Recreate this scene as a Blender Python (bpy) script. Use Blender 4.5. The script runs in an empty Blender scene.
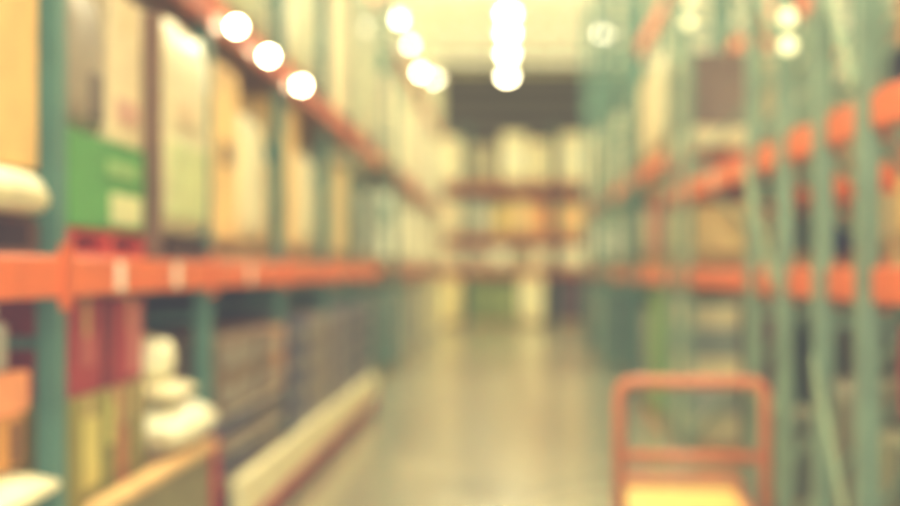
import bpy, bmesh, math, random
from mathutils import Vector, Matrix
R = random.Random(7)
C = bpy.context.scene.collection
PI = math.pi

# ------------------------------------------------------------------ materials
def lin(c):
    return tuple(((v/255)/12.92 if v/255 <= .04045 else ((v/255+.055)/1.055)**2.4) for v in c)
MATS = {}
def mat(rgb, rough=.6, metal=0.0, var=.12, scale=6.0, emit=0.0, bump=0.0, spec=.4):
    """procedural painted / printed surface: base colour broken up by noise"""
    key = (tuple(rgb), rough, metal, var, scale, emit, bump)
    if key in MATS: return MATS[key]
    m = bpy.data.materials.new('surface_%d' % len(MATS)); m.use_nodes = True
    nt = m.node_tree; b = nt.nodes['Principled BSDF']; L = lin(rgb)
    tc = nt.nodes.new('ShaderNodeTexCoord')
    nz = nt.nodes.new('ShaderNodeTexNoise'); nz.inputs['Scale'].default_value = scale; nz.inputs['Detail'].default_value = 4
    rp = nt.nodes.new('ShaderNodeValToRGB')
    rp.color_ramp.elements[0].position = .3; rp.color_ramp.elements[1].position = .7
    rp.color_ramp.elements[0].color = (*[max(0, v*(1-var*1.6)) for v in L], 1)
    rp.color_ramp.elements[1].color = (*[min(1, v*(1+var)) for v in L], 1)
    nt.links.new(tc.outputs['Object'], nz.inputs['Vector'])
    nt.links.new(nz.outputs['Fac'], rp.inputs['Fac'])
    nt.links.new(rp.outputs['Color'], b.inputs['Base Color'])
    b.inputs['Roughness'].default_value = rough; b.inputs['Metallic'].default_value = metal
    b.inputs['Specular IOR Level'].default_value = spec
    if emit:
        b.inputs['Emission Color'].default_value = (*L, 1); b.inputs['Emission Strength'].default_value = emit
    if bump:
        bp = nt.nodes.new('ShaderNodeBump'); bp.inputs['Strength'].default_value = bump; bp.inputs['Distance'].default_value = .02
        nt.links.new(nz.outputs['Fac'], bp.inputs['Height']); nt.links.new(bp.outputs['Normal'], b.inputs['Normal'])
    MATS[key] = m
    return m

TEAL = mat((84, 128, 116), .45, .0, .12, 5)
SAGE = mat((128, 156, 134), .45, .0, .12, 5)
PALE = mat((206, 206, 172), .5, .0, .12, 5)
ORANGE = mat((232, 114, 56), .4, .0, .1, 3)
DIM_ORANGE = mat((186, 96, 66), .5, .0, .15, 3)  # beam orange dulled: haze and weaker light put into the colour
WOOD = mat((176, 146, 100), .75, .0, .25, 9)
DARKWOOD = mat((104, 74, 56), .8, .0, .25, 9)
STEEL = mat((150, 152, 146), .35, .6, .1, 8)
RUBBER = mat((40, 40, 42), .8, .0, .1, 8)
TAPE = mat((196, 168, 110), .3, .0, .05, 4)
PAPER = mat((244, 240, 224), .5, .0, .04, 4)

# ------------------------------------------------------------------ mesh helpers
def box(bm, x0, x1, y0, y1, z0, z1, bev=0.0, seg=2):
    g = bmesh.ops.create_cube(bm, size=1)
    vs = g['verts']
    for v in vs:
        v.co = Vector((x0+(v.co.x+.5)*(x1-x0), y0+(v.co.y+.5)*(y1-y0), z0+(v.co.z+.5)*(z1-z0)))
    if bev:
        es = list({e for v in vs for e in v.link_edges})
        bmesh.ops.bevel(bm, geom=es, offset=bev, segments=seg, affect='EDGES', profile=.6)
    return vs

def tube(bm, pts, r, n=10, closed=False):
    pts = [Vector(p) for p in pts]; rings = []
    up0 = None
    for i, p in enumerate(pts):
        a = pts[max(i-1, 0)]; b = pts[min(i+1, len(pts)-1)]
        t = (b-a).normalized()
        if up0 is None:
            up0 = t.orthogonal().normalized()
        u = (up0 - t*up0.dot(t)).normalized(); up0 = u
        w = t.cross(u)
        rings.append([bm.verts.new(p+u*r*math.cos(2*PI*k/n)+w*r*math.sin(2*PI*k/n)) for k in range(n)])
    for a, b in zip(rings, rings[1:]):
        for k in range(n):
            bm.faces.new((a[k], a[(k+1) % n], b[(k+1) % n], b[k]))
    bm.faces.new(rings[0][::-1]); bm.faces.new(rings[-1])

def bar(bm, a, b, w, h):
    """rectangular bar from a to b"""
    a, b = Vector(a), Vector(b); t = (b-a).normalized()
    u = t.cross(Vector((1, 0, 0)))
    if u.length < .01: u = t.cross(Vector((0, 1, 0)))
    u.normalize(); v = t.cross(u)
    q = [[bm.verts.new(p+u*w/2*i+v*h/2*j) for i, j in ((-1, -1), (1, -1), (1, 1), (-1, 1))] for p in (a, b)]
    for k in range(4):
        bm.faces.new((q[0][k], q[0][(k+1) % 4], q[1][(k+1) % 4], q[1][k]))
    bm.faces.new(q[0][::-1]); bm.faces.new(q[1])

def lathe(bm, prof, cx=0, cy=0, cz=0, n=20):
    rings = [[bm.verts.new((cx+r*math.cos(2*PI*k/n), cy+r*math.sin(2*PI*k/n), cz+z)) for k in range(n)] for r, z in prof]
    for a, b in zip(rings, rings[1:]):
        for k in range(n):
            bm.faces.new((a[k], a[(k+1) % n], b[(k+1) % n], b[k]))
    bm.faces.new(rings[0][::-1]); bm.faces.new(rings[-1])

def obj(name, bm, m, parent=None, smooth=False):
    bmesh.ops.recalc_face_normals(bm, faces=bm.faces)
    me = bpy.data.meshes.new(name); bm.to_mesh(me); bm.free()
    for x in (m if isinstance(m, (list, tuple)) else [m]): me.materials.append(x)
    if smooth:
        for p in me.polygons: p.use_smooth = True
    o = bpy.data.objects.new(name, me); C.objects.link(o)
    if parent: o.parent = parent
    return o

def tag(o, label, cat, group=None):
    o['label'] = label; o['category'] = cat
    if group: o['group'] = group
    return o

def thing(name, label, cat, loc=(0, 0, 0), group=None):
    o = bpy.data.objects.new(name, None); C.objects.link(o); o.location = loc
    return tag(o, label, cat, group)

def struct(name, bm, m, parent=None):
    o = obj(name, bm, m, parent)
    if parent is None: o['kind'] = 'structure'
    return o

# ------------------------------------------------------------------ setting
def floor_mat():
    m = bpy.data.materials.new('polished_concrete'); m.use_nodes = True
    nt = m.node_tree; b = nt.nodes['Principled BSDF']
    tc = nt.nodes.new('ShaderNodeTexCoord')
    n1 = nt.nodes.new('ShaderNodeTexNoise'); n1.inputs['Scale'].default_value = .9; n1.inputs['Detail'].default_value = 6
    rp = nt.nodes.new('ShaderNodeValToRGB')
    rp.color_ramp.elements[0].position = .3; rp.color_ramp.elements[0].color = (*lin((122, 120, 98)), 1)
    rp.color_ramp.elements[1].position = .72; rp.color_ramp.elements[1].color = (*lin((170, 163, 130)), 1)
    n2 = nt.nodes.new('ShaderNodeTexNoise'); n2.inputs['Scale'].default_value = 2.5
    r2 = nt.nodes.new('ShaderNodeMapRange'); r2.inputs['To Min'].default_value = .16; r2.inputs['To Max'].default_value = .3
    nt.links.new(tc.outputs['Object'], n1.inputs['Vector']); nt.links.new(tc.outputs['Object'], n2.inputs['Vector'])
    nt.links.new(n1.outputs['Fac'], rp.inputs['Fac']); nt.links.new(rp.outputs['Color'], b.inputs['Base Color'])
    nt.links.new(n2.outputs['Fac'], r2.inputs['Value']); nt.links.new(r2.outputs['Result'], b.inputs['Roughness'])
    b.inputs['Specular IOR Level'].default_value = .9; b.inputs['Coat Weight'].default_value = .35; b.inputs['Coat Roughness'].default_value = .12
    return m

def stripes_mat(c0, c1, scale):
    m = bpy.data.materials.new('corrugated_cladding'); m.use_nodes = True
    nt = m.node_tree; b = nt.nodes['Principled BSDF']
    tc = nt.nodes.new('ShaderNodeTexCoord'); wv = nt.nodes.new('ShaderNodeTexWave')
    wv.bands_direction = 'Z'; wv.inputs['Scale'].default_value = scale
    rp = nt.nodes.new('ShaderNodeValToRGB')
    rp.color_ramp.elements[0].color = (*lin(c0), 1); rp.color_ramp.elements[1].color = (*lin(c1), 1)
    nt.links.new(tc.outputs['Object'], wv.inputs['Vector']); nt.links.new(wv.outputs['Fac'], rp.inputs['Fac'])
    nt.links.new(rp.outputs['Color'], b.inputs['Base Color']); b.inputs['Roughness'].default_value = .7
    return m

CEIL = 7.5
bm = bmesh.new(); box(bm, -9, 9, -2, 40.3, -.12, 0); struct('floor', bm, floor_mat())
bm = bmesh.new(); box(bm, -9, 9, -2, 40.3, CEIL, CEIL+.1); struct('ceiling', bm, mat((240, 230, 184), .8, 0, .05, 1, emit=.62))  # ceiling given an added glow to brighten it and fill the aisle
bm = bmesh.new(); box(bm, -9, 9, 40.1, 40.3, 0, CEIL); struct('wall_far', bm, stripes_mat((74, 70, 62), (108, 102, 90), .6))
bm = bmesh.new(); box(bm, -9.2, -9, -2, 40.3, 0, CEIL); struct('wall_left', bm, mat((150, 146, 120), .8, 0, .08, 1))
bm = bmesh.new(); box(bm, 9, 9.2, -2, 40.3, 0, CEIL); struct('wall_right', bm, mat((120, 128, 108), .8, 0, .08, 1))
# roof trusses across the ceiling
for k, y in enumerate((31.5, 34.5, 37.5)):
    bm = bmesh.new()
    box(bm, -9, 9, y-.06, y+.06, CEIL-.1, CEIL-.001); box(bm, -9, 9, y-.05, y+.05, CEIL-.62, CEIL-.54)
    x = -9
    while x < 8.6:
        bar(bm, (x, y, CEIL-.58), (x+.4, y, CEIL-.08), .05, .05); bar(bm, (x+.4, y, CEIL-.08), (x+.8, y, CEIL-.58), .05, .05); x += .8
    struct('trim_%d' % (k+1), bm, mat((206, 198, 158), .6, 0, .05, 2))
# roof panels added, mostly out of view, as soft fill light for the aisle
FILL_GLOW = mat((255, 240, 206), .5, 0, .0, 1, emit=11.0)
n = 0
for y in (1.5, 5.0, 9.5, 14.0, 18.5, 23.0, 28.0, 34.0):
    for x in ((-6.2, -.1, 6.2) if y < 30 else (-4.4,)):
        n += 1
        bm = bmesh.new(); box(bm, x-1.1, x+1.1, y-.9, y+.9, CEIL-.03, CEIL-.002)
        w = struct('fill_panel_%d' % n, bm, FILL_GLOW)
        bm = bmesh.new()
        for a in (-1.15, 1.1): box(bm, x+a, x+a+.05, y-.95, y+.95, CEIL-.06, CEIL-.001)
        for a in (-.95, .9): box(bm, x-1.1, x+1.1, y+a, y+a+.05, CEIL-.06, CEIL-.001)
        obj('fill_panel_frame', bm, PAPER, w)

# ------------------------------------------------------------------ pallet racks
BH = .14
def rack(label, sgn, xf, depth, posts, levels, height, pm, beam_m, axis='y', extra=None, tags=(), inset=-.012):
    """one bolted rack run. xf: distance of its front from the aisle axis; posts: places along the run; levels[bay]: beam centre heights"""
    t = thing('pallet_rack', label, 'pallet rack')
    def P(u, v, z):               # u along the run, v away from the aisle
        return (sgn*(xf+v), u, z) if axis == 'y' else (u, xf+v, z)
    def B(bm, u0, u1, v0, v1, z0, z1, bev=0):
        a, b = P(u0, v0, z0), P(u1, v1, z1)
        box(bm, min(a[0], b[0]), max(a[0], b[0]), min(a[1], b[1]), max(a[1], b[1]), z0, z1, bev, 1)
    for u in posts:
        for v in (0, depth-.08):
            bm = bmesh.new()
            # open channel section: web facing the aisle and two flanges
            B(bm, u, u+.08, v if v == 0 else v+.07, v+.01 if v == 0 else v+.08, .012, height)
            B(bm, u, u+.012, v+(.01 if v == 0 else 0), v+(.08 if v == 0 else .07), .012, height)
            B(bm, u+.068, u+.08, v+(.01 if v == 0 else 0), v+(.08 if v == 0 else .07), .012, height)
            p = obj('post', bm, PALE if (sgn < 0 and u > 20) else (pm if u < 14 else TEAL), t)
            bm = bmesh.new(); B(bm, u-.03, u+.11, v-.03, v+.11, 0.001, .012)
            for i in (-.015, .095): lathe(bm, [(.012, 0), (.012, .02), (.006, .024)], *P(u+i, v+.04, 0)[:2], .012, 8)
            obj('foot_plate', bm, STEEL, p)
        z = .2; k = 0; step = 1.05
        while z+step < height:
            bm = bmesh.new()
            a, b = (.08, depth-.08) if k % 2 == 0 else (depth-.08, .08)
            bar(bm, P(u+.04, a, z), P(u+.04, b, z+step), .045, .03); obj('diagonal_brace', bm, pm, t)
            bm = bmesh.new(); bar(bm, P(u+.04, .08, z+step), P(u+.04, depth-.08, z+step), .04, .03); obj('horizontal_brace', bm, pm, t)
            z += step; k += 1
    for i, (u0, u1) in enumerate(zip(posts, posts[1:])):
        for z in levels[i]:
            for v, d in ((inset, -1), (depth-.048, 1)):
                bm = bmesh.new()
                B(bm, u0+.085, u1-.005, v, v+.06, z-BH/2, z+BH/2, .008)
                bo = obj('beam', bm, DIM_ORANGE if (z == L2 and sgn < 0) else beam_m, t)  # upper left beams take the dimmed orange, weaker light put into colour
                vv = ((-.022, -.002) if inset < 0 else (inset+.055, inset+.067)) if d < 0 else (depth+.002, depth+.022)
                for e in (u0+.03, u1-.005):
                    bm = bmesh.new(); B(bm, e, e+.055, *vv, z-.11, z+.11); obj('connector', bm, beam_m, bo)
                if d < 0:
                    for (tb, tz, tu, tw) in tags:
                        if tb == i and tz == z:
                            bm = bmesh.new(); B(bm, tu, tu+tw, inset-.005, inset-.0005, z-.055, z+.055)
                            obj('price_tag', bm, PAPER, bo)
    if extra: extra(t, B, P)
    return t

def shade_back(t, B, P):
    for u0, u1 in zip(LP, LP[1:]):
        bm = bmesh.new(); B(bm, u0+.12, u1-.04, 1.105, 1.12, .05, 1.36); obj('back_panel', bm, mat((58, 40, 38), .8, 0, .2, 3), t)  # dark sheet added for the shade under the lower left beam
LP = [2.29, 4.64, 6.99, 9.34, 11.69, 14.04, 16.39]
L1, L2, L3 = 1.478, 2.83, 4.75
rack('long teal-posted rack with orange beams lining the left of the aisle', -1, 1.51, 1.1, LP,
     [(L1, L2, L3)]*6, 6.2, TEAL, ORANGE, extra=shade_back, tags=[(1, L1, 5.28, .1), (1, L1, 6.2, .1), (2, L1, 8.0, .1)])
LP2 = [19.0+2.35*k for k in range(7)]
rack('farther grey-green rack on the left, past the cross aisle', -1, 1.51, 1.1, LP2, [(L1, L2, 4.6)]*6, 6.2, TEAL, DIM_ORANGE)
RP = [2.85, 5.35, 6.1, 6.95, 7.81, 10.67, 11.7, 14.9, 16.0, 18.3]
R1, R2 = 1.44, 2.12
RPB = [2.85, 5.25, 7.65, 10.05, 12.45, 14.85, 17.25]
def front_braces(t, B, P):        # pale flat struts bolted across the faces of the narrow bays
    for (ua, za), (ub, zb) in (((7.85, 2.06), (6.99, 1.42)), ((6.14, 2.95), (5.39, 2.22)), ((6.14, 1.1), (5.39, .35)), ((6.99, 3.6), (6.14, 2.9)), ((7.85, .85), (6.99, .8)), ((7.85, 3.3), (6.99, 2.7))):
        bm = bmesh.new(); bar(bm, P(ua, -.009, za), P(ub, -.009, zb), .06, .012); obj('front_brace', bm, mat((158, 182, 152), .4), t)
rack('teal-posted rack with orange beams on the right, behind the flatbed cart', 1, 1.385, 1.1, RP,
     [(R1, R2, 3.9)]*6+[(R1, 2.5, 3.9), (R1, 2.5), (R1, 2.5)], 6.2, SAGE, ORANGE, extra=front_braces, inset=.045, tags=[(4, R2, 9.4, .1), (6, R1, 12.0, .1)])
rack('sage rack standing back to back behind the right aisle rack', 1, 2.72, 1.1, RPB,
     [(R1, R2, 3.9)]*6, 6.2, SAGE, ORANGE)
RP2 = [19.6, 21.95, 24.3]
rack('farther sage rack on the right, past the cross aisle', 1, 1.385, 1.1, RP2, [(R1, 2.5)]*2, 6.2, SAGE, DIM_ORANGE, inset=.045)
EP = [-5.9, -3.5, -1.1, 1.3, 3.7]
E1, E2, E3 = 1.42, 2.3, 3.72
rack('rack with dull red shelves closing the far end of the aisle', 1, 37.0, 1.1, EP, [(E1, E2, E3)]*4, 5.4, TEAL, DIM_ORANGE, axis='x')

# ------------------------------------------------------------------ goods
def root_at(o, x, y, z):
    o.data.transform(Matrix.Translation((-x, -y, -z))); o.location = (x, y, z)

def pallet(x0, x1, y0, y1, z, label, m=WOOD, group=None, h=.13):
    bm = bmesh.new(); n = 7; w = (x1-x0)
    for i in range(n):                         # top boards
        a = x0+w*i/n; box(bm, a+.012, a+w/n-.012, y0, y1, z+h-.022, z+h)
    for f in (0, .5, 1):                       # stringers
        yy = y0+(y1-y0-.08)*f; box(bm, x0, x1, yy, yy+.08, z+.022, z+h-.022)
    for f in (0, .5, 1):
        xx = x0+(w-.1)*f; box(bm, xx, xx+.1, y0, y1, z, z+.022)
    o = obj('pallet', bm, m); root_at(o, (x0+x1)/2, (y0+y1)/2, z)
    return tag(o, label, 'pallet', group)

def carton(x0, x1, y0, y1, z0, z1, rgb, label, name='cardboard_box', cat='box', group=None, patch=None, tape=True):
    e = .004
    bm = bmesh.new(); box(bm, x0+e, x1-e, y0+e, y1-e, z0+.001, z1-.001, .012, 2)
    o = obj(name, bm, mat(rgb, .62, 0, .1, 5)); root_at(o, (x0+x1)/2, (y0+y1)/2, z0)
    ox, oy, oz = o.location
    if tape:
        bm = bmesh.new(); c = (y0+y1)/2-oy; w = .03
        box(bm, x0-ox+.01, x1-ox-.01, c-w, c+w, z1-oz-.001, z1-oz+.001)
        sx = x0-ox if x0 > 0 else x1-ox       # the aisle face
        box(bm, sx-.001 if x0 > 0 else sx-.004, sx+.004 if x0 > 0 else sx+.001, c-w, c+w, (z1-oz)-min(.15, (z1-z0)*.4), z1-oz)
        obj('tape', bm, TAPE, o)
    if patch:
        for (f0, f1, g0, g1, prgb) in patch:
            bm = bmesh.new(); sx = x0-ox if x0 > 0 else x1-ox
            yy0, yy1 = y0-oy+(y1-y0)*f0, y0-oy+(y1-y0)*f1
            zz0, zz1 = (z1-z0)*g0, (z1-z0)*g1
            box(bm, sx-.004 if x0 > 0 else sx-.005, sx+.005 if x0 > 0 else sx+.004, yy0, yy1, zz0, zz1)
            obj('printed_panel', bm, mat(prgb, .5, 0, .1, 8), o)
    return tag(o, label, cat, group)

def bale(x0, x1, y0, y1, z0, z1, rgb, label, name='wrapped_bale', cat='bale', group=None, patch=None, rough=.32, taper=.06, seed=0):
    """shrink-wrapped load: a bulging block with soft edges, wrinkles and film bands"""
    rr = random.Random(seed+int(y0*100)+int(z0*37))
    bm = bmesh.new(); bmesh.ops.create_grid(bm, x_segments=1, y_segments=1, size=.5); bm.clear()
    g = bmesh.ops.create_cube(bm, size=2)
    bmesh.ops.subdivide_edges(bm, edges=bm.edges[:], cuts=7, use_grid_fill=True)
    hx, hy, hz = (x1-x0)/2, (y1-y0)/2, (z1-z0)/2
    for v in bm.verts:
        p = v.co.copy(); q = Vector([math.copysign(abs(c)**.9, c) for c in p])
        n8 = (abs(p.x)**14+abs(p.y)**14+abs(p.z)**14)**(1/14)
        p = p/n8
        s = 1-taper*max(0, p.z)**2
        w = 1-.02*rr.random()
        zz = p.z if p.z < 0 else p.z*(1-.05*rr.random())
        v.co = Vector((p.x*hx*s*w, p.y*hy*s*w, zz*hz+hz))
    o = obj(name, bm, mat(rgb, rough, 0, .14, 3.5, bump=.5), smooth=True); o.location = ((x0+x1)/2, (y0+y1)/2, z0)
    bm = bmesh.new()                           # straps round the load
    for f in (-.45, .45):
        yy = hy*f
        for a, b, c, d in ((-hx, hx, 2*hz-.012, 2*hz+.003), (-hx-.003, -hx+.012, .02, 2*hz), (hx-.012, hx+.003, .02, 2*hz)):
            box(bm, a, b, yy-.012, yy+.012, c, d)
    if not patch: obj('strap', bm, mat((210, 204, 176), .4), o)
    else: bm.free()
    if patch:
        for (f0, f1, g0, g1, prgb) in patch:
            bm = bmesh.new(); sx = -hx if x0 > 0 else hx
            box(bm, sx-.02, sx+.008, -hy+2*hy*f0, -hy+2*hy*f1, 2*hz*g0, 2*hz*g1, .006, 1)
            obj('printed_panel', bm, mat(prgb, .45, 0, .15, 8), o)
    return tag(o, label, cat, group)

def sack(x0, x1, y0, y1, z0, z1, rgb, label, name='filled_bag', cat='bag', group=None, rot=0):
    """pillow-shaped bag with pinched, flat sewn ends"""
    bm = bmesh.new(); bmesh.ops.create_cube(bm, size=2)
    bmesh.ops.subdivide_edges(bm, edges=bm.edges[:], cuts=11, use_grid_fill=True)
    hx, hy, hz = (x1-x0)/2, (y1-y0)/2, (z1-z0)/2
    rr = random.Random(int(y0*91)+int(z0*53))
    for v in bm.verts:
        p = v.co.copy()
        k = ((1-abs(p.x)**4)*(1-abs(p.y)**4))**.5
        z = p.z*(.16+.84*k)
        z = max(z, -.92) * (1+.02*rr.random()*k)
        v.co = Vector((p.x*hx*(1-.05*p.y*p.y), p.y*hy*(1-.05*p.x*p.x), min(1, max(-1, z))*hz+hz))
    lo = min(v.co.z for v in bm.verts)
    for v in bm.verts: v.co.z -= lo
    o = obj(name, bm, mat(rgb, .35, 0, .1, 4, bump=.4), smooth=True); o.location = ((x0+x1)/2, (y0+y1)/2, z0); o.rotation_euler.z = rot
    bm = bmesh.new()
    for s in (-1, 1):
        bm = bmesh.new(); box(bm, -hx*.86, hx*.86, s*hy*.97-.012, s*hy*.97+.012, hz-lo-.012, hz-lo+.012, .004, 1)
        obj('seam', bm, mat((200, 190, 150), .6), o)
    return tag(o, label, cat, group)

FX = -1.58      # aisle face of the goods on the left rack
ZT1 = L1+BH/2+.002
ZT2 = L2+BH/2+.002
def lpal(y0, y1, z, label, m=WOOD, xf=FX, xb=-2.6, h=.13): return pallet(xb, xf, y0, y1, z, label, m, h=h)

# ---- left rack, shelf at eye height
lpal(3.45, 4.58, ZT1, 'dark pallet under the white bundle at the left edge', DARKWOOD, xf=-1.56)
bale(-2.6, -1.5, 3.5, 4.6, ZT1+.132, 1.83, (246, 238, 206), 'white plastic-wrapped bundle on the left shelf beneath the tall tan carton', taper=.08, patch=[(.1, .9, .2, .5, (226, 214, 168))])
carton(-2.55, -1.56, 3.5, 4.6, 1.832, 2.9, (236, 192, 122), 'tall tan carton at the left edge, above the white bundle')
lpal(4.78, 5.8, ZT1, 'red pallet under the green carton', mat((196, 60, 44), .5), xf=-1.525, h=.1)
carton(-2.5, -1.52, 4.78, 5.8, ZT1+.102, 2.0, (84, 152, 78), 'green carton with pale print on the red pallet', name='green_carton',
       patch=[(.5, .92, .08, .42, (222, 222, 170)), (.45, .85, .62, .78, (150, 190, 120))], tape=False)
bale(-2.5, -1.53, 4.78, 5.3, 2.002, 2.58, (150, 136, 116), 'taupe film-wrapped load on top of the green carton', patch=[(.55, .8, .1, .4, (110, 98, 86))])
carton(-2.5, -1.53, 5.31, 5.8, 2.002, 2.6, (226, 208, 168), 'cream box beside the taupe load above the green carton', patch=[(.2, .8, .15, .3, (206, 160, 140))])
lpal(5.88, 6.9, ZT1, 'brownish pallet under the tall cream bale with green print', DARKWOOD, xf=-1.5, h=.1)
bale(-2.5, -1.47, 5.86, 6.94, ZT1+.102, 2.66, (222, 212, 174), 'tall cream bale with pale green print, right of the green carton', taper=.03,
     patch=[(.15, .8, .08, .42, (206, 216, 158)), (.25, .6, .5, .62, (224, 200, 160))])
carton(-2.5, -1.455, 5.818, 5.848, L1+BH/2+.002, 2.6, (120, 92, 72), 'brown sheet added as the shaded end of the tall cream bale', name='shade_sheet', cat='board', tape=False)  # thin sheet added, its brown stands for the bale's shaded end
def stack_l(y0, y1, z, top, kind, rgb, what, where, pm=WOOD, patch=None, xf=FX):
    lpal(y0, y1, z, 'pallet under the %s %s' % (what.replace(' with a dark mark', '').replace(' with a light cap', ''), where), pm, xf=xf)
    f = carton if kind == 'carton' else bale
    f(-2.58, xf-.01, y0+.01, y1-.01, z+.132, top, rgb, '%s %s' % (what, where), patch=patch)
W1 = 'on the left middle shelf'
stack_l(7.1, 8.2, ZT1, 2.66, 'carton', (242, 204, 136), 'tall tan carton with a dark mark', W1, patch=[(.55, .8, .42, .56, (110, 90, 66))])
stack_l(8.3, 9.28, ZT1, 2.5, 'bale', (240, 232, 192), 'pale cream bale', W1+', beside the tall tan carton')
stack_l(9.5, 10.5, ZT1, 2.7, 'carton', (240, 200, 130), 'narrow-looking tan carton', W1+', behind the second free post')
stack_l(10.6, 11.6, ZT1, 2.45, 'bale', (232, 228, 190), 'whitish bale with a light cap', W1+', third bay')
stack_l(11.85, 12.85, ZT1, 2.4, 'bale', (196, 200, 160), 'grey-green bale', W1+', fourth bay')
stack_l(12.95, 13.95, ZT1, 2.5, 'carton', (214, 190, 134), 'dull tan carton', W1+', fourth bay')
stack_l(14.2, 15.2, ZT1, 2.2, 'bale', (140, 146, 128), 'small grey bale', W1+', last near bay')
stack_l(15.3, 16.3, ZT1, 2.4, 'bale', (128, 134, 122), 'dark grey bale', W1+', last near bay')

# ---- left rack, upper shelf
W2 = 'on the upper left shelf'
stack_l(4.8, 5.75, ZT2, 4.2, 'carton', (220, 200, 150), 'tan carton', W2+', nearest bay')
stack_l(5.85, 6.9, ZT2, 4.3, 'bale', (200, 214, 170), 'sage bale', W2+', nearest bay')
stack_l(7.1, 8.15, ZT2, 4.3, 'bale', (226, 228, 180), 'light yellow-green bale', W2+', above the glow spots')
stack_l(8.25, 9.28, ZT2, 4.4, 'bale', (190, 204, 170), 'pale sage bale', W2+', above the glow spots')
stack_l(9.5, 10.5, ZT2, 4.5, 'bale', (255, 246, 216), 'bright white bale', W2+', third bay')
stack_l(10.6, 11.6, ZT2, 4.4, 'bale', (216, 222, 190), 'greenish white bale', W2+', third bay')
stack_l(11.85, 12.85, ZT2, 4.5, 'bale', (255, 248, 222), 'shiny white bale', W2+', fourth bay')
stack_l(12.95, 13.95, ZT2, 4.3, 'carton', (244, 228, 190), 'cream carton', W2+', fourth bay')
stack_l(14.2, 15.2, ZT2, 4.6, 'bale', (255, 244, 210), 'white bale', W2+', last bay of the near rack')
stack_l(15.3, 16.3, ZT2, 4.4, 'bale', (250, 238, 198), 'cream bale', W2+', end of the near rack')

# ---- left rack, floor level, nearest bay (left edge of the picture)
pallet(-2.6, -1.58, 3.4, 4.55, .001, 'dark pallet on the floor under the white bag at the left edge', DARKWOOD)
carton(-2.55, -1.6, 3.45, 4.55, .133, .72, (150, 120, 84), 'brown carton on the floor pallet under the white bag')
sack(-2.5, -1.46, 3.75, 4.6, .722, .86, (240, 232, 194), 'white bag lying on the brown carton at the left edge')
carton(-2.5, -1.57, 3.5, 4.5, .862, 1.03, (206, 144, 66), 'amber carton lying on the white bag', patch=[(.86, .95, .1, .9, (120, 80, 40))])
carton(-2.5, -1.57, 3.5, 4.55, 1.031, 1.17, (244, 158, 104), 'salmon-orange carton stacked on the amber carton')
def jar(x, y, z, h, r, label, group, rgb=(176, 172, 156)):
    bm = bmesh.new(); lathe(bm, [(r*.9, 0), (r, .02), (r, h*.68), (r*.55, h*.8), (r*.5, h*.84)], n=16)
    o = obj('jug', bm, mat(rgb, .3), smooth=True); o.location = (x, y, z)
    bm = bmesh.new(); lathe(bm, [(r*.58, h*.84), (r*.58, h*.97), (r*.5, h)], n=16); obj('lid', bm, PAPER, o)
    return tag(o, label, 'jug', group)
for i, y in enumerate((3.98, 4.18, 4.38)):
    jar(-1.68, y, 1.171, .22, .085, 'grey plastic jug standing on the salmon-orange carton at the left edge', 'grey jugs at the left edge')

# ---- left rack, floor level, second bay: display bin with cartons and bags on it
t = thing('display_bin', 'low olive display bin with a tan rim and red corner under the left rack', 'bin', (-2.0, 5.85, 0))
def part(name, m, x0, x1, y0, y1, z0, z1, bev=.004):
    bm = bmesh.new(); box(bm, x0+2.0, x1+2.0, y0-5.85, y1-5.85, z0, z1, bev, 1); return obj(name, bm, m, t)
OL = mat((140, 134, 96), .6, 0, .15, 5)
part('front_panel', OL, -1.48, -1.45, 4.86, 6.84, .02, .62)
part('side_panel', OL, -2.5, -1.48, 4.86, 4.89, .02, .62); part('side_panel', OL, -2.5, -1.48, 6.81, 6.84, .02, .62)
part('back_panel', OL, -2.53, -2.5, 4.86, 6.84, .02, .62)
part('base', DARKWOOD, -2.5, -1.48, 4.89, 6.81, .001, .06)
part('lid_board', WOOD, -2.5, -1.48, 4.89, 6.81, .57, .6)
part('tray', WOOD, -2.4, -1.51, 5.96, 6.79, .602, .668)
part('rim', mat((232, 190, 128), .5), -1.5, -1.425, 4.86, 6.76, .615, .67, .01)
part('corner_post', mat((176, 40, 40), .5), -1.5, -1.425, 6.765, 6.85, .002, .675, .01)
G = [(4.92, 5.3, (150, 140, 66), 'olive carton with lighter print, first under the red boxes', [(.3, .8, .2, .8, (206, 194, 110))]),
     (5.31, 5.49, (128, 128, 62), 'dark olive carton, second under the red boxes', [(.2, .7, .5, .9, (190, 186, 104))]),
     (5.5, 5.66, (164, 104, 62), 'rust brown carton between the olive cartons', None),
     (5.67, 5.93, (132, 126, 68), 'olive carton standing beside the white bags on the bin', None)]
for y0, y1, c, l, p in G:
    carton(-2.4, -1.55, y0, y1, .602, 1.03, c, l, patch=p)
carton(-2.4, -1.56, 4.9, 5.33, 1.032, 1.4, (160, 46, 50), 'red box under the orange beam, nearer of two', name='red_box', patch=[(.3, .7, .3, .6, (180, 90, 84))])
carton(-2.4, -1.56, 5.35, 5.48, 1.032, 1.38, (112, 18, 24), 'dark red box squeezed between two lighter red boxes', name='red_box', tape=False)
carton(-2.4, -1.56, 5.5, 5.93, 1.032, 1.39, (160, 46, 50), 'red box with a pale stripe, farther of two', name='red_box', patch=[(.45, .8, .1, .9, (196, 116, 106))])
sack(-2.2, -1.4, 5.95, 6.8, .672, .9, (250, 244, 214), 'plump white bag on the bin behind the red corner')
sack(-2.1, -1.44, 6.0, 6.5, .902, 1.0, (226, 214, 172), 'flat cream bag lying on the plump white bag')
bm = bmesh.new(); lathe(bm, [(.02, 0), (.1, .01), (.125, .06), (.125, .13), (.1, .18), (.03, .19)], n=20)
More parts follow.
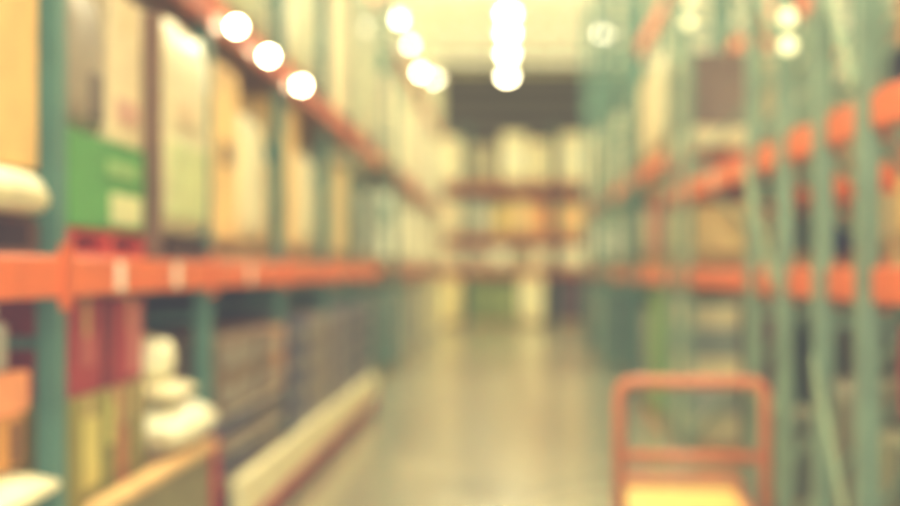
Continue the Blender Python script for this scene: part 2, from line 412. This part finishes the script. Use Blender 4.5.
o = obj('wrapped_roll', bm, mat((248, 240, 204), .35, bump=.3), smooth=True); o.location = (-1.62, 6.2, 1.001)
bm = bmesh.new(); lathe(bm, [(.03, .186), (.035, .2), (.02, .205)], n=12); obj('twist_end', bm, mat((214, 200, 160)), o)
tag(o, 'round cream roll sitting on the flat cream bag', 'roll')

# ---- left rack, floor level, drink cases
def case_mesh(w, d, h):
    bm = bmesh.new(); box(bm, -d/2, d/2, -w/2, w/2, .001, h*.45, .006, 1); return bm
CD, CW, CH = .58, .49, .2
def closed_case(x, y, z, m, label, group):
    bm = bmesh.new(); box(bm, -CD/2, CD/2, -CW/2, CW/2, .001, CH-.002, .014, 2)
    o = obj('drink_case', bm, m); o.location = (x, y, z)
    bm = bmesh.new(); box(bm, CD/2-.003, CD/2+.003, -CW*.34, CW*.34, CH*.25, CH*.7); obj('printed_panel', bm, mat((150, 146, 134), .4), o)
    return tag(o, label, 'drink case', group)
def open_case(x, y, z, m, capm, label, group):
    bm = bmesh.new(); box(bm, -CD/2, CD/2, -CW/2, CW/2, .001, CH*.3, .006, 1)
    o = obj('drink_case', bm, mat((120, 104, 84), .6)); o.location = (x, y, z)
    for i in range(5):
        bm = bmesh.new(); yy = -CW/2+CW*(i+.5)/5
        lathe(bm, [(.036, 0), (.04, .01), (.04, .08), (.026, .098)], n=12)
        b = obj('bottle', bm, m, o, True); b.location = (CD/2-.05, yy, CH*.3+.001)
        bm = bmesh.new(); lathe(bm, [(.028, .098), (.028, .125), (.022, .132)], n=12); obj('cap', bm, capm, b, True)
    bm = bmesh.new(); box(bm, -CD/2+.01, CD/2-.1, -CW/2+.01, CW/2-.01, CH*.3+.001, CH-.003, .008, 1); obj('film_wrap', bm, m, o)
    return tag(o, label, 'drink case', group)
PK = [(7.12, (124, 104, 80), (66, 70, 84), 'brown drink case in the first stack behind the white guard board', 'open case of dark bottles low in the first stack'),
      (8.22, (112, 92, 74), (92, 84, 74), 'grey-brown drink case in the second stack behind the white guard board', 'open case of light-capped bottles in the second stack'),
      (9.475, (56, 60, 90), None, 'dark blue drink case in the third stack', None),
      (10.52, (138, 124, 108), None, 'grey drink case in the fourth stack', None),
      (11.83, (108, 100, 104), None, 'mauve-grey drink case in the fifth stack', None),
      (12.9, (62, 66, 92), None, 'navy drink case in the sixth stack', None),
      (14.18, (84, 82, 92), None, 'slate drink case in the seventh stack', None)]
ordw = ['first', 'second', 'third', 'fourth', 'fifth', 'sixth', 'seventh', 'last']
for k, (y, c, c2, lab, lab2) in enumerate(PK):
    pallet(-2.2, -1.475, y, y+1.02, .001, 'wooden pallet under the %s stack of drink cases on the left' % ordw[k])
    for i in range(2):
        for j in range(5 if k else 5):
            yc = y+.255+i*.5; z = .133+j*(CH+.025)
            cc = c if not (k == 1 and i == 1) else (176, 128, 84)
            if c2 and j < 3:
                open_case(-1.765, yc, .133+j*CH, mat(c2, .35, 0, .2, 30), PAPER if (i or k) else mat((190, 186, 170), .4), lab2, lab2)
            elif c2:
                closed_case(-1.765, yc, .133+j*CH, mat(cc, .5, 0, .2, 12), lab, lab)
            else:
                closed_case(-1.765, yc, .133+j*CH, mat(c, .5, 0, .25, 14), lab, lab)
t = thing('rack_guard', 'white guard board with a red foot along the drink cases on the left', 'guard rail', (-1.41, 11.7, 0))
bm = bmesh.new(); box(bm, -.03, .03, -4.55, 3.1, .16, .395, .012, 2); obj('board', bm, mat((236, 228, 184), .5), t)
bm = bmesh.new(); box(bm, -.03, .04, -4.55, 3.1, .085, .155, .008, 1); obj('kick_strip', bm, mat((168, 52, 50), .5), t)
for y in (-4.4, -2.5, -.6, 1.2, 2.9):
    bm = bmesh.new(); box(bm, -.025, .01, y-.04, y+.04, .001, .084); obj('foot', bm, RUBBER, t)

# ---- far left rack (past the cross aisle)
cream = [(255, 250, 226), (250, 240, 206), (232, 208, 160), (255, 248, 222), (240, 226, 206), (226, 220, 190), (250, 228, 194)]
nth = ['first', 'second', 'third', 'fourth', 'fifth', 'sixth']
names = {0: 'floor', 1: 'middle shelf', 2: 'upper shelf'}
def colour_word(c):
    r, g, b = c
    if r > 235 and b > 185: return 'pale cream'
    if r > 235: return 'cream yellow'
    if r-b > 60: return 'tan'
    if r > 225: return 'pinkish cream'
    return 'greyish cream'
cr = list(cream)
for k, u in enumerate(LP2[:-1]):
    for lev, z in ((0, .001), (1, ZT1), (2, ZT2)):
        for i in range(2):
            y0 = u+.14+i*1.1; y1 = y0+1.02
            c = cr[(k*5+lev*3+i*2) % 7]
            top = (1.15, 2.55, 4.3)[lev]+R.uniform(-.14, .14)
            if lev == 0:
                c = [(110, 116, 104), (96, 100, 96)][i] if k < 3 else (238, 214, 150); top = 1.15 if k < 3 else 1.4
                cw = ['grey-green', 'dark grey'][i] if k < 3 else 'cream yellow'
            else: cw = colour_word(c)
            kind = 'carton' if (k+lev+i) % 2 else 'bale'
            w = '%s %s, far left rack, %s bay, %s, %s half' % (cw, kind, nth[k], names[lev], ['near', 'far'][i])
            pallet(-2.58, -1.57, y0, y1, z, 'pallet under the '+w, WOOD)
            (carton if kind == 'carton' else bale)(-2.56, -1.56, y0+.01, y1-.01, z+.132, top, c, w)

# ---- right rack
X0, X1 = 1.45, 2.47
RT1, RT2, RT3 = R1+BH/2+.002, R2+BH/2+.002, 3.9+BH/2+.002
RT25 = 2.5+BH/2+.002
def rgood(kind, y0, y1, z, top, c, label, xf=X0, xb=X1, gb=None, pal=True, pm=WOOD, patch=None, pl=None):
    if pal: pallet(xf, xb, y0, y1, z, pl or 'pallet under the '+label, pm)
    (carton if kind == 'carton' else bale)(xf+.01, gb or min(xb-.01, 2.42) if xb < 2.6 else xb-.01, y0+.01, y1-.01, z+(.132 if pal else .001), top, c, label, patch=patch)
# upper shelf of the fourth bay: rust crate, cream slab, grey box
ru = RT2
def crate(x0, x1, y0, y1, z0, z1, m, label):
    t = thing('slatted_crate', label, 'crate', ((x0+x1)/2, (y0+y1)/2, z0)); hx, hy, h = (x1-x0)/2, (y1-y0)/2, z1-z0
    bm = bmesh.new(); box(bm, -hx, hx, -hy, hy, 0, .02); obj('base', bm, m, t)
    for s in (-1, 1):
        bm = bmesh.new()
        for k in range(3): box(bm, -hx, hx, s*hy-(.02 if s > 0 else 0), s*hy+(.02 if s < 0 else 0), .022+k*h/3, k*h/3+h/3-.012)
        obj('end_panel', bm, m, t)
        bm = bmesh.new()
        for k in range(3): box(bm, s*hx-(.02 if s > 0 else 0), s*hx+(.02 if s < 0 else 0), -hy+.021, hy-.021, .022+k*h/3, k*h/3+h/3-.012)
        obj('side_panel', bm, m, t)
crate(1.45, 1.98, 10.8, 11.65, ru, 2.44, mat((190, 78, 44), .6), 'rust-red slatted crate under the cream slab on the right shelf')
bale(1.44, 1.98, 10.79, 11.66, 2.442, 2.64, (236, 224, 186), 'thin cream wrapped slab on the rust crate below the grey carton', taper=.02)
carton(1.46, 1.96, 10.81, 11.64, 2.642, 3.22, (138, 122, 112), 'mauve-grey carton on the cream slab, seen between the right posts', tape=False, patch=[(.2, .8, .2, .5, (160, 146, 130))])
rgood('carton', 10.8, 11.65, RT1, 2.02, (226, 200, 140), 'tan carton on the lower right shelf, under the rust crate', gb=1.97)
rgood('bale', 11.84, 12.8, RT1, 1.98, (200, 190, 150), 'dull cream bale on the lower right shelf, fourth bay')
rgood('bale', 11.84, 12.8, RT25, 3.4, (210, 200, 164), 'pale bale behind the mauve-grey carton')
# floor of the fourth bay
pallet(1.45, 2.42, 10.79, 11.66, .001, 'pallet under the white cases behind the cart')
zc = .133
for j, (c, l) in enumerate([((222, 216, 176), 'cream case at the bottom of the stack behind the cart'), ((170, 182, 170), 'grey-blue case, second from the bottom behind the cart'),
                            ((238, 230, 190), 'cream white case, third up in the stack behind the cart'), ((140, 158, 150), 'teal-grey case, fourth up in the stack behind the cart'),
                            ((242, 236, 200), 'white case on top of the stack behind the cart')]):
    carton(1.46, 1.86, 10.81, 11.64, zc, zc+.225, c, l, name='case', cat='case'); zc += .226
bale(1.88, 2.2, 10.81, 11.64, .133, 1.3, (112, 92, 92), 'dusky mauve bale beside the white cases behind the cart')
rgood('bale', 11.84, 12.8, .001, 1.25, (110, 160, 84), 'tall green bale on the floor in the fourth right bay')
rgood('carton', 12.95, 13.8, .001, 1.3, (116, 166, 88), 'green carton on the floor in the fifth right bay')
rgood('bale', 13.9, 14.78, .001, 1.1, (120, 128, 110), 'grey-green bale on the floor in the fifth right bay')
rgood('carton', 15.06, 15.92, .001, 1.2, (70, 92, 88), 'dark teal carton on the floor in the sixth right bay')
rgood('carton', 16.2, 17.15, .001, 1.2, (84, 104, 96), 'dim teal carton on the floor, end of near right rack')
# upper goods of bays five and six
rgood('carton', 12.95, 13.8, RT1, 2.25, (160, 90, 66), 'brown-red carton on the lower right shelf, fifth bay')
rgood('bale', 13.9, 14.78, RT1, 2.1, (190, 176, 142), 'cream bale on the lower right shelf, fifth bay')
rgood('bale', 15.06, 15.92, RT1, 2.1, (150, 150, 130), 'grey bale on the lower right shelf, sixth bay')
rgood('bale', 16.2, 17.15, RT1, 2.2, (200, 186, 150), 'beige bale on the lower right shelf, end bay')
rgood('bale', 12.95, 13.8, RT25, 3.6, (232, 222, 184), 'tall cream bale on the upper right shelf, fifth bay')
rgood('carton', 13.9, 14.78, RT25, 3.5, (222, 206, 166), 'beige carton on the upper right shelf, fifth bay')
rgood('bale', 15.06, 15.92, RT25, 3.5, (226, 210, 180), 'pinkish cream bale on the upper right shelf, sixth bay')
rgood('bale', 16.2, 17.15, RT25, 3.6, (240, 228, 190), 'light cream bale on the upper right shelf, end bay')
# third bay (7.65-10.05)
rgood('carton', 8.1, 9.0, .001, .62, (120, 130, 112), 'sage grey carton low on the floor in the wide right bay', xf=1.7)

# narrow bays 5.2 - 7.6
rgood('bale', 5.48, 6.05, .001, 1.0, (120, 134, 112), 'sage bale on the floor behind the tall right posts', xf=1.75)
rgood('carton', 6.22, 6.9, .001, .7, (160, 166, 136), 'pale sage carton on the floor between the tall right posts', xf=1.75)
rgood('bale', 7.08, 7.75, .001, .9, (150, 150, 124), 'khaki bale on the floor, farthest narrow right bay', xf=1.7)
rgood('carton', 6.22, 6.9, RT1, 1.86, (190, 178, 138), 'cream tan carton on the lower shelf between the tall right posts', xf=1.75)
# first bay, at the right edge
rgood('bale', 4.0, 5.1, .001, .95, (150, 154, 134), 'grey wrapped bale on the floor at the right edge')
carton(1.46, 2.4, 4.05, 5.1, .952, 1.3, (140, 48, 44), 'dark red carton on the grey bale at the right edge')
rgood('carton', 4.05, 5.15, RT1, 1.85, (214, 176, 110), 'tan carton under the orange beam at the right edge')
rgood('carton', 4.05, 5.15, RT2, 2.95, (166, 130, 92), 'brown carton above the orange beam at the right edge', pm=RUBBER)

# ---- back-to-back rack behind the right rack
Xb0, Xb1 = 2.78, 3.76
BK = [(12.65, 13.7, 1, 1.95, (40, 66, 140), 'carton', 'deep blue carton'), (13.8, 14.7, 1, 2.0, (150, 160, 134), 'bale', 'pale grey-green bale'), (4.05, 5.1, 0, 1.2, (170, 176, 150), 'bale', 'pale sage bale'), (5.5, 6.4, 0, 1.2, (196, 190, 150), 'carton', 'khaki carton'), (6.5, 7.5, 0, 1.1, (130, 140, 124), 'bale', 'grey bale'),
      (7.85, 8.8, 0, 1.2, (210, 204, 166), 'carton', 'cream carton'), (8.95, 9.95, 0, 1.25, (120, 128, 118), 'bale', 'dark grey bale'), (10.2, 11.2, 0, 1.2, (150, 132, 110), 'carton', 'brownish carton'),
      (11.4, 12.3, 0, 1.25, (134, 150, 126), 'bale', 'grey-green bale'), (12.65, 13.7, 0, 1.25, (110, 120, 108), 'carton', 'dull green carton'),
      (5.5, 6.4, 1, 1.95, (44, 70, 140), 'carton', 'blue carton'), (6.5, 7.5, 1, 1.9, (206, 190, 140), 'carton', 'tan carton'), (7.85, 8.8, 1, 2.0, (60, 84, 150), 'carton', 'bright blue carton'),
      (8.95, 9.95, 1, 1.95, (160, 160, 134), 'bale', 'khaki bale'), (10.2, 11.2, 1, 1.95, (196, 180, 136), 'bale', 'beige bale'),
      (5.5, 6.4, 2, 3.0, (210, 190, 140), 'carton', 'large tan carton'), (6.5, 7.5, 2, 3.1, (170, 176, 150), 'bale', 'sage bale'), (7.85, 8.8, 2, 3.0, (206, 200, 164), 'bale', 'cream bale'),
      (8.95, 9.95, 2, 3.3, (130, 118, 106), 'carton', 'mauve-brown carton'), (10.2, 11.2, 2, 3.2, (186, 180, 144), 'bale', 'khaki cream bale'), (11.4, 12.3, 2, 3.3, (196, 190, 156), 'bale', 'ivory bale'),
      (12.65, 13.7, 2, 3.3, (170, 164, 132), 'bale', 'stone-coloured bale')]
for y0, y1, lv, top, c, kind, l in BK:
    rgood(kind, y0, y1, (.001, RT1, RT2)[lv], top, c, '%s, %s of the back-to-back rack, %s bay' % (l, ['floor', 'lower shelf', 'upper shelf'][lv],
          nth[int((y0-2.85)/2.4)]), xf=Xb0, xb=Xb1)

# ---- far right rack
for k, u in enumerate(RP2[:-1]):
    for lev, z in ((0, .001), (1, RT1), (2, RT25)):
        for i in range(2):
            y0 = u+.14+i*1.1; y1 = y0+1.02
            c = cr[(k*3+lev*2+i*4+1) % 7]; top = (1.1, 2.2, 3.75)[lev]+R.uniform(-.1, .12)
            cw = colour_word(c)
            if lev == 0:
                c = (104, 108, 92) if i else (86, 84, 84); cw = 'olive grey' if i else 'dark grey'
            kind = 'carton' if (k+lev+i) % 2 == 0 else 'bale'
            w = '%s %s, far right rack, %s bay, %s, %s half' % (cw, kind, nth[k], names[lev], ['near', 'far'][i])
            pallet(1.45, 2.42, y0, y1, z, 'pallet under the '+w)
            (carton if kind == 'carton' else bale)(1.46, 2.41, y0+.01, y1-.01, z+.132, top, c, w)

# ---- end rack goods (faces look down the aisle)
ET = [E1+BH/2+.002, E2+BH/2+.002, E3+BH/2+.002]
EG = [(-.95, -.35, 0, 1.25, (120, 134, 84), 'green carton'), (-.3, .3, 0, 1.2, (132, 146, 92), 'light green carton'), (.36, 1.05, 0, 1.33, (250, 234, 186), 'tall cream carton'), (1.45, 2.1, 0, 1.2, (84, 66, 70), 'dark plum carton'),
      (2.2, 3.2, 0, 1.15, (120, 122, 104), 'grey carton'),
      (-1.0, -.5, 1, 2.05, (206, 190, 166), 'beige carton'), (-.4, .15, 1, 2.1, (250, 240, 206), 'white carton'), (.25, .65, 1, 2.0, (206, 196, 160), 'greyish carton'), (.72, 1.2, 1, 2.1, (252, 226, 190), 'peach white carton'),
      (1.5, 2.2, 1, 2.12, (246, 234, 200), 'ivory carton'), (2.3, 3.3, 1, 2.05, (222, 200, 150), 'tan carton'),
      (-1.0, -.35, 2, 3.35, (176, 176, 156), 'grey-blue carton'), (-.3, .1, 2, 3.3, (226, 196, 120), 'mustard carton'), (.18, .7, 2, 3.4, (240, 200, 140), 'apricot carton'), (.75, 1.2, 2, 3.3, (236, 164, 104), 'orange carton'),
      (1.5, 2.15, 2, 3.3, (238, 190, 130), 'light orange carton'), (2.3, 3.3, 2, 3.3, (230, 210, 160), 'sand carton'),
      (-.98, -.2, 3, 4.9, (160, 152, 124), 'grey-brown carton'), (-.1, .6, 3, 5.2, (252, 240, 200), 'cream white carton'), (.68, 1.2, 3, 5.0, (246, 230, 186), 'cream carton'), (1.5, 2.2, 3, 5.2, (250, 238, 200), 'tall ivory carton'),
      (2.3, 3.3, 3, 5.0, (240, 226, 184), 'pale yellow carton'),
      (-3.3, -2.3, 0, 1.2, (120, 124, 100), 'dim olive carton'), (-2.2, -1.2, 0, 1.3, (236, 214, 150), 'buttery carton'), (-3.3, -1.2, 1, 2.1, (232, 212, 176), 'wide beige carton'),
      (-3.3, -1.2, 2, 3.4, (240, 224, 184), 'wide cream carton'), (-3.3, -1.2, 3, 5.1, (250, 236, 196), 'wide pale carton')]
EL = ['floor', 'lowest shelf', 'middle shelf', 'top shelf']
for x0, x1, lv, top, c, l in EG:
    z = .001 if lv == 0 else ET[lv-1]
    lab = '%s on the %s of the rack closing the aisle' % (l, EL[lv])
    pallet(x0, x1, 37.02, 38.05, z, 'pallet under the '+lab)
    b = carton(x0+.01, x1-.01, 37.0, 38.0, z+.132, top, c, lab, tape=False)
    hx, h = (x1-x0)/2, top-z-.132
    bm = bmesh.new(); box(bm, -hx*.5, hx*.5, -.502, -.494, h*.3, h*.65)
    obj('printed_panel', bm, mat(tuple(min(255, int(v*1.12)) for v in c), .5), b)

# ------------------------------------------------------------------ flatbed cart
t = thing('flatbed_cart', 'orange tubular flatbed cart with a wooden deck standing in the aisle', 'cart', (.85, 6.23, 0))
t.rotation_euler.z = math.radians(-5)
w = .33; r = .028
PAINT = mat((206, 122, 82), .4, 0, .08, 4)
def arc(cx, cz, a0, a1, rad, n=8): return [(cx+rad*math.cos(a0+(a1-a0)*k/n), 0, cz+rad*math.sin(a0+(a1-a0)*k/n)) for k in range(n+1)]
bm = bmesh.new()
tube(bm, [(-w, 0, .22)]+arc(-w+.07, .92, PI, PI/2, .07)+arc(w-.07, .92, PI/2, 0, .07)+[(w, 0, .22)], r, 12)
obj('handle_frame', bm, PAINT, t, True)
bm = bmesh.new(); tube(bm, [(-w+.02, 0, .65), (w-.02, 0, .65)], r*.9, 12); obj('crossbar', bm, PAINT, t, True)
bm = bmesh.new(); tube(bm, [(-w, 1.46, .22)]+[(-w, 1.46, .3), (-w+.03, 1.46, .33), (w-.03, 1.46, .33), (w, 1.46, .3)]+[(w, 1.46, .22)], .026, 12); obj('end_rail', bm, PAINT, t, True)
bm = bmesh.new(); box(bm, -w+.035, w-.035, .035, 1.43, .255, .28, .006, 2); obj('deck', bm, mat((255, 214, 120), .4, 0, .12, 10), t)
bm = bmesh.new()
for q in (-1, 1): box(bm, q*w-.03, q*w+.03, -.03, 1.49, .2, .262, .008, 1)
for y in (-.03, .7, 1.43): box(bm, -w+.03, w-.03, y, y+.05, .205, .254)
obj('deck_frame', bm, PAINT, t)
for sx in (-1, 1):
    for y in (.12, 1.32):
        bm = bmesh.new(); x = sx*(w-.08)
        box(bm, x-.05, x+.05, y-.05, y+.05, .192, .1995)
        for a in (-.035, .027): box(bm, x+a, x+a+.008, y-.03, y+.03, .06, .192)
        c = obj('caster', bm, STEEL, t)
        bm = bmesh.new(); lathe(bm, [(.02, -.02), (.065, -.02), (.078, -.012), (.078, .012), (.065, .02), (.02, .02)], n=24)
        bmesh.ops.rotate(bm, verts=bm.verts, cent=(0, 0, 0), matrix=Matrix.Rotation(PI/2, 3, 'Y'))
        bmesh.ops.translate(bm, verts=bm.verts, vec=(x, y, .0795)); obj('wheel', bm, RUBBER, c, True)

# ------------------------------------------------------------------ lamps
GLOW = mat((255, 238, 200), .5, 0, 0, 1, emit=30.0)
GLOWS = mat((255, 236, 206), .5, 0, 0, 1, emit=11.0)
def lamp(x, y, label, z=6.5, group=None, r=.15, glow=None):
    t = thing('high_bay_lamp', label, 'lamp', (x, y, z), group)
    bm = bmesh.new(); lathe(bm, [(r, .0), (r*1.04, .01), (r*.8, .16), (r*.35, .28), (r*.3, .4), (.02, .42)], n=28); obj('housing', bm, mat((224, 218, 190), .35, .3), t, True)
    bm = bmesh.new(); lathe(bm, [(.02, -.1), (r*.55, -.085), (r*.93, -.03), (r*.96, .0)], n=28); obj('diffuser', bm, glow or GLOW, t, True)
    bm = bmesh.new(); tube(bm, [(0, 0, .41), (0, 0, CEIL-z-.001)], .012, 8); obj('stem', bm, STEEL, t)
for y, l in ((26.6, 'first'), (28.8, 'second'), (31.6, 'third'), (35.2, 'fourth and farthest')):
    lamp(.06, y, '%s bright round lamp in the ceiling row over the aisle centre' % l)
for y, l in ((27.0, 'upper'), (30.0, 'middle'), (34.4, 'lower')):
    lamp(-2.12, y, '%s glowing lamp of the row above the far left rack' % l)
lamp(-1.85, 35.6, 'glowing lamp lowest above the far left rack, beside the row')
lamp(2.12, 28.9, 'single glowing lamp above the far right rack', glow=GLOWS)
# glowing balls added on the upper left beam for the bright spots along it
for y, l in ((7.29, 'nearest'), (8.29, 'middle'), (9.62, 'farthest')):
    t = thing('glow_spot', '%s of three small added glow spots on the upper left orange beam' % l, 'lamp', (-1.497, y, L2-.035), 'added glow spots on the upper left beam')
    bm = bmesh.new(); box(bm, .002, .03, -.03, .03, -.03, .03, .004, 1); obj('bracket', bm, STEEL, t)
    bm = bmesh.new(); bmesh.ops.create_uvsphere(bm, u_segments=20, v_segments=12, radius=.036); bmesh.ops.translate(bm, verts=bm.verts, vec=(.068, 0, 0)); obj('glow_ball', bm, GLOW, t, True)
# glowing balls added on the right rack posts in place of glints
for y, z, l in ((10.668, 3.42, 'dim glint ball on the right rack post above the grey carton'), (10.668, 3.6, 'dim glint ball topmost on the post above the grey carton'),
                (6.948, 2.63, 'lower of two dim glint balls on a tall right rack post'), (6.948, 2.77, 'upper of two dim glint balls on a tall right rack post')):
    t = thing('glow_spot', l, 'lamp', (1.425, y, z))
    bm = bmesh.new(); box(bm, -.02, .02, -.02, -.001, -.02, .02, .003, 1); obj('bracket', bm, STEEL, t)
    bm = bmesh.new(); bmesh.ops.create_uvsphere(bm, u_segments=20, v_segments=12, radius=.04); bmesh.ops.translate(bm, verts=bm.verts, vec=(0, -.055, 0)); obj('glow_ball', bm, mat((240, 228, 176), .5, 0, 0, 1, emit=1.5), t, True)

# ------------------------------------------------------------------ world, camera
wd = bpy.data.worlds.new('world'); bpy.context.scene.world = wd; wd.use_nodes = True
bg = wd.node_tree.nodes['Background']; bg.inputs['Color'].default_value = (1.0, .94, .77, 1); bg.inputs['Strength'].default_value = 1.4
cd = bpy.data.cameras.new('camera'); cam = bpy.data.objects.new('camera', cd); C.objects.link(cam)
cam.location = (0, 0, 1.5); cam.rotation_euler = (PI/2, 0, 0)
cd.sensor_width = 36; cd.lens = 1370/900*36
cd.shift_x = -55/900; cd.shift_y = 17/900
cd.clip_end = 200
cd.dof.use_dof = True; cd.dof.focus_distance = 2.0; cd.dof.aperture_fstop = 1.3
sc = bpy.context.scene; sc.camera = cam
vs = sc.view_settings; vs.view_transform = 'Standard'; vs.look = 'None'; vs.exposure = 0.74
vs.use_curve_mapping = True                       # faded film print: lifted, slightly warm blacks and soft yellow whites
cm = vs.curve_mapping; cm.extend = 'EXTRAPOLATED'
for ch, lo, hi in ((0, .033, .955), (1, .033, .98), (2, .038, .90)):
    pts = cm.curves[ch].points; pts[0].location = (0, lo); pts[1].location = (1, hi)
cm.update()
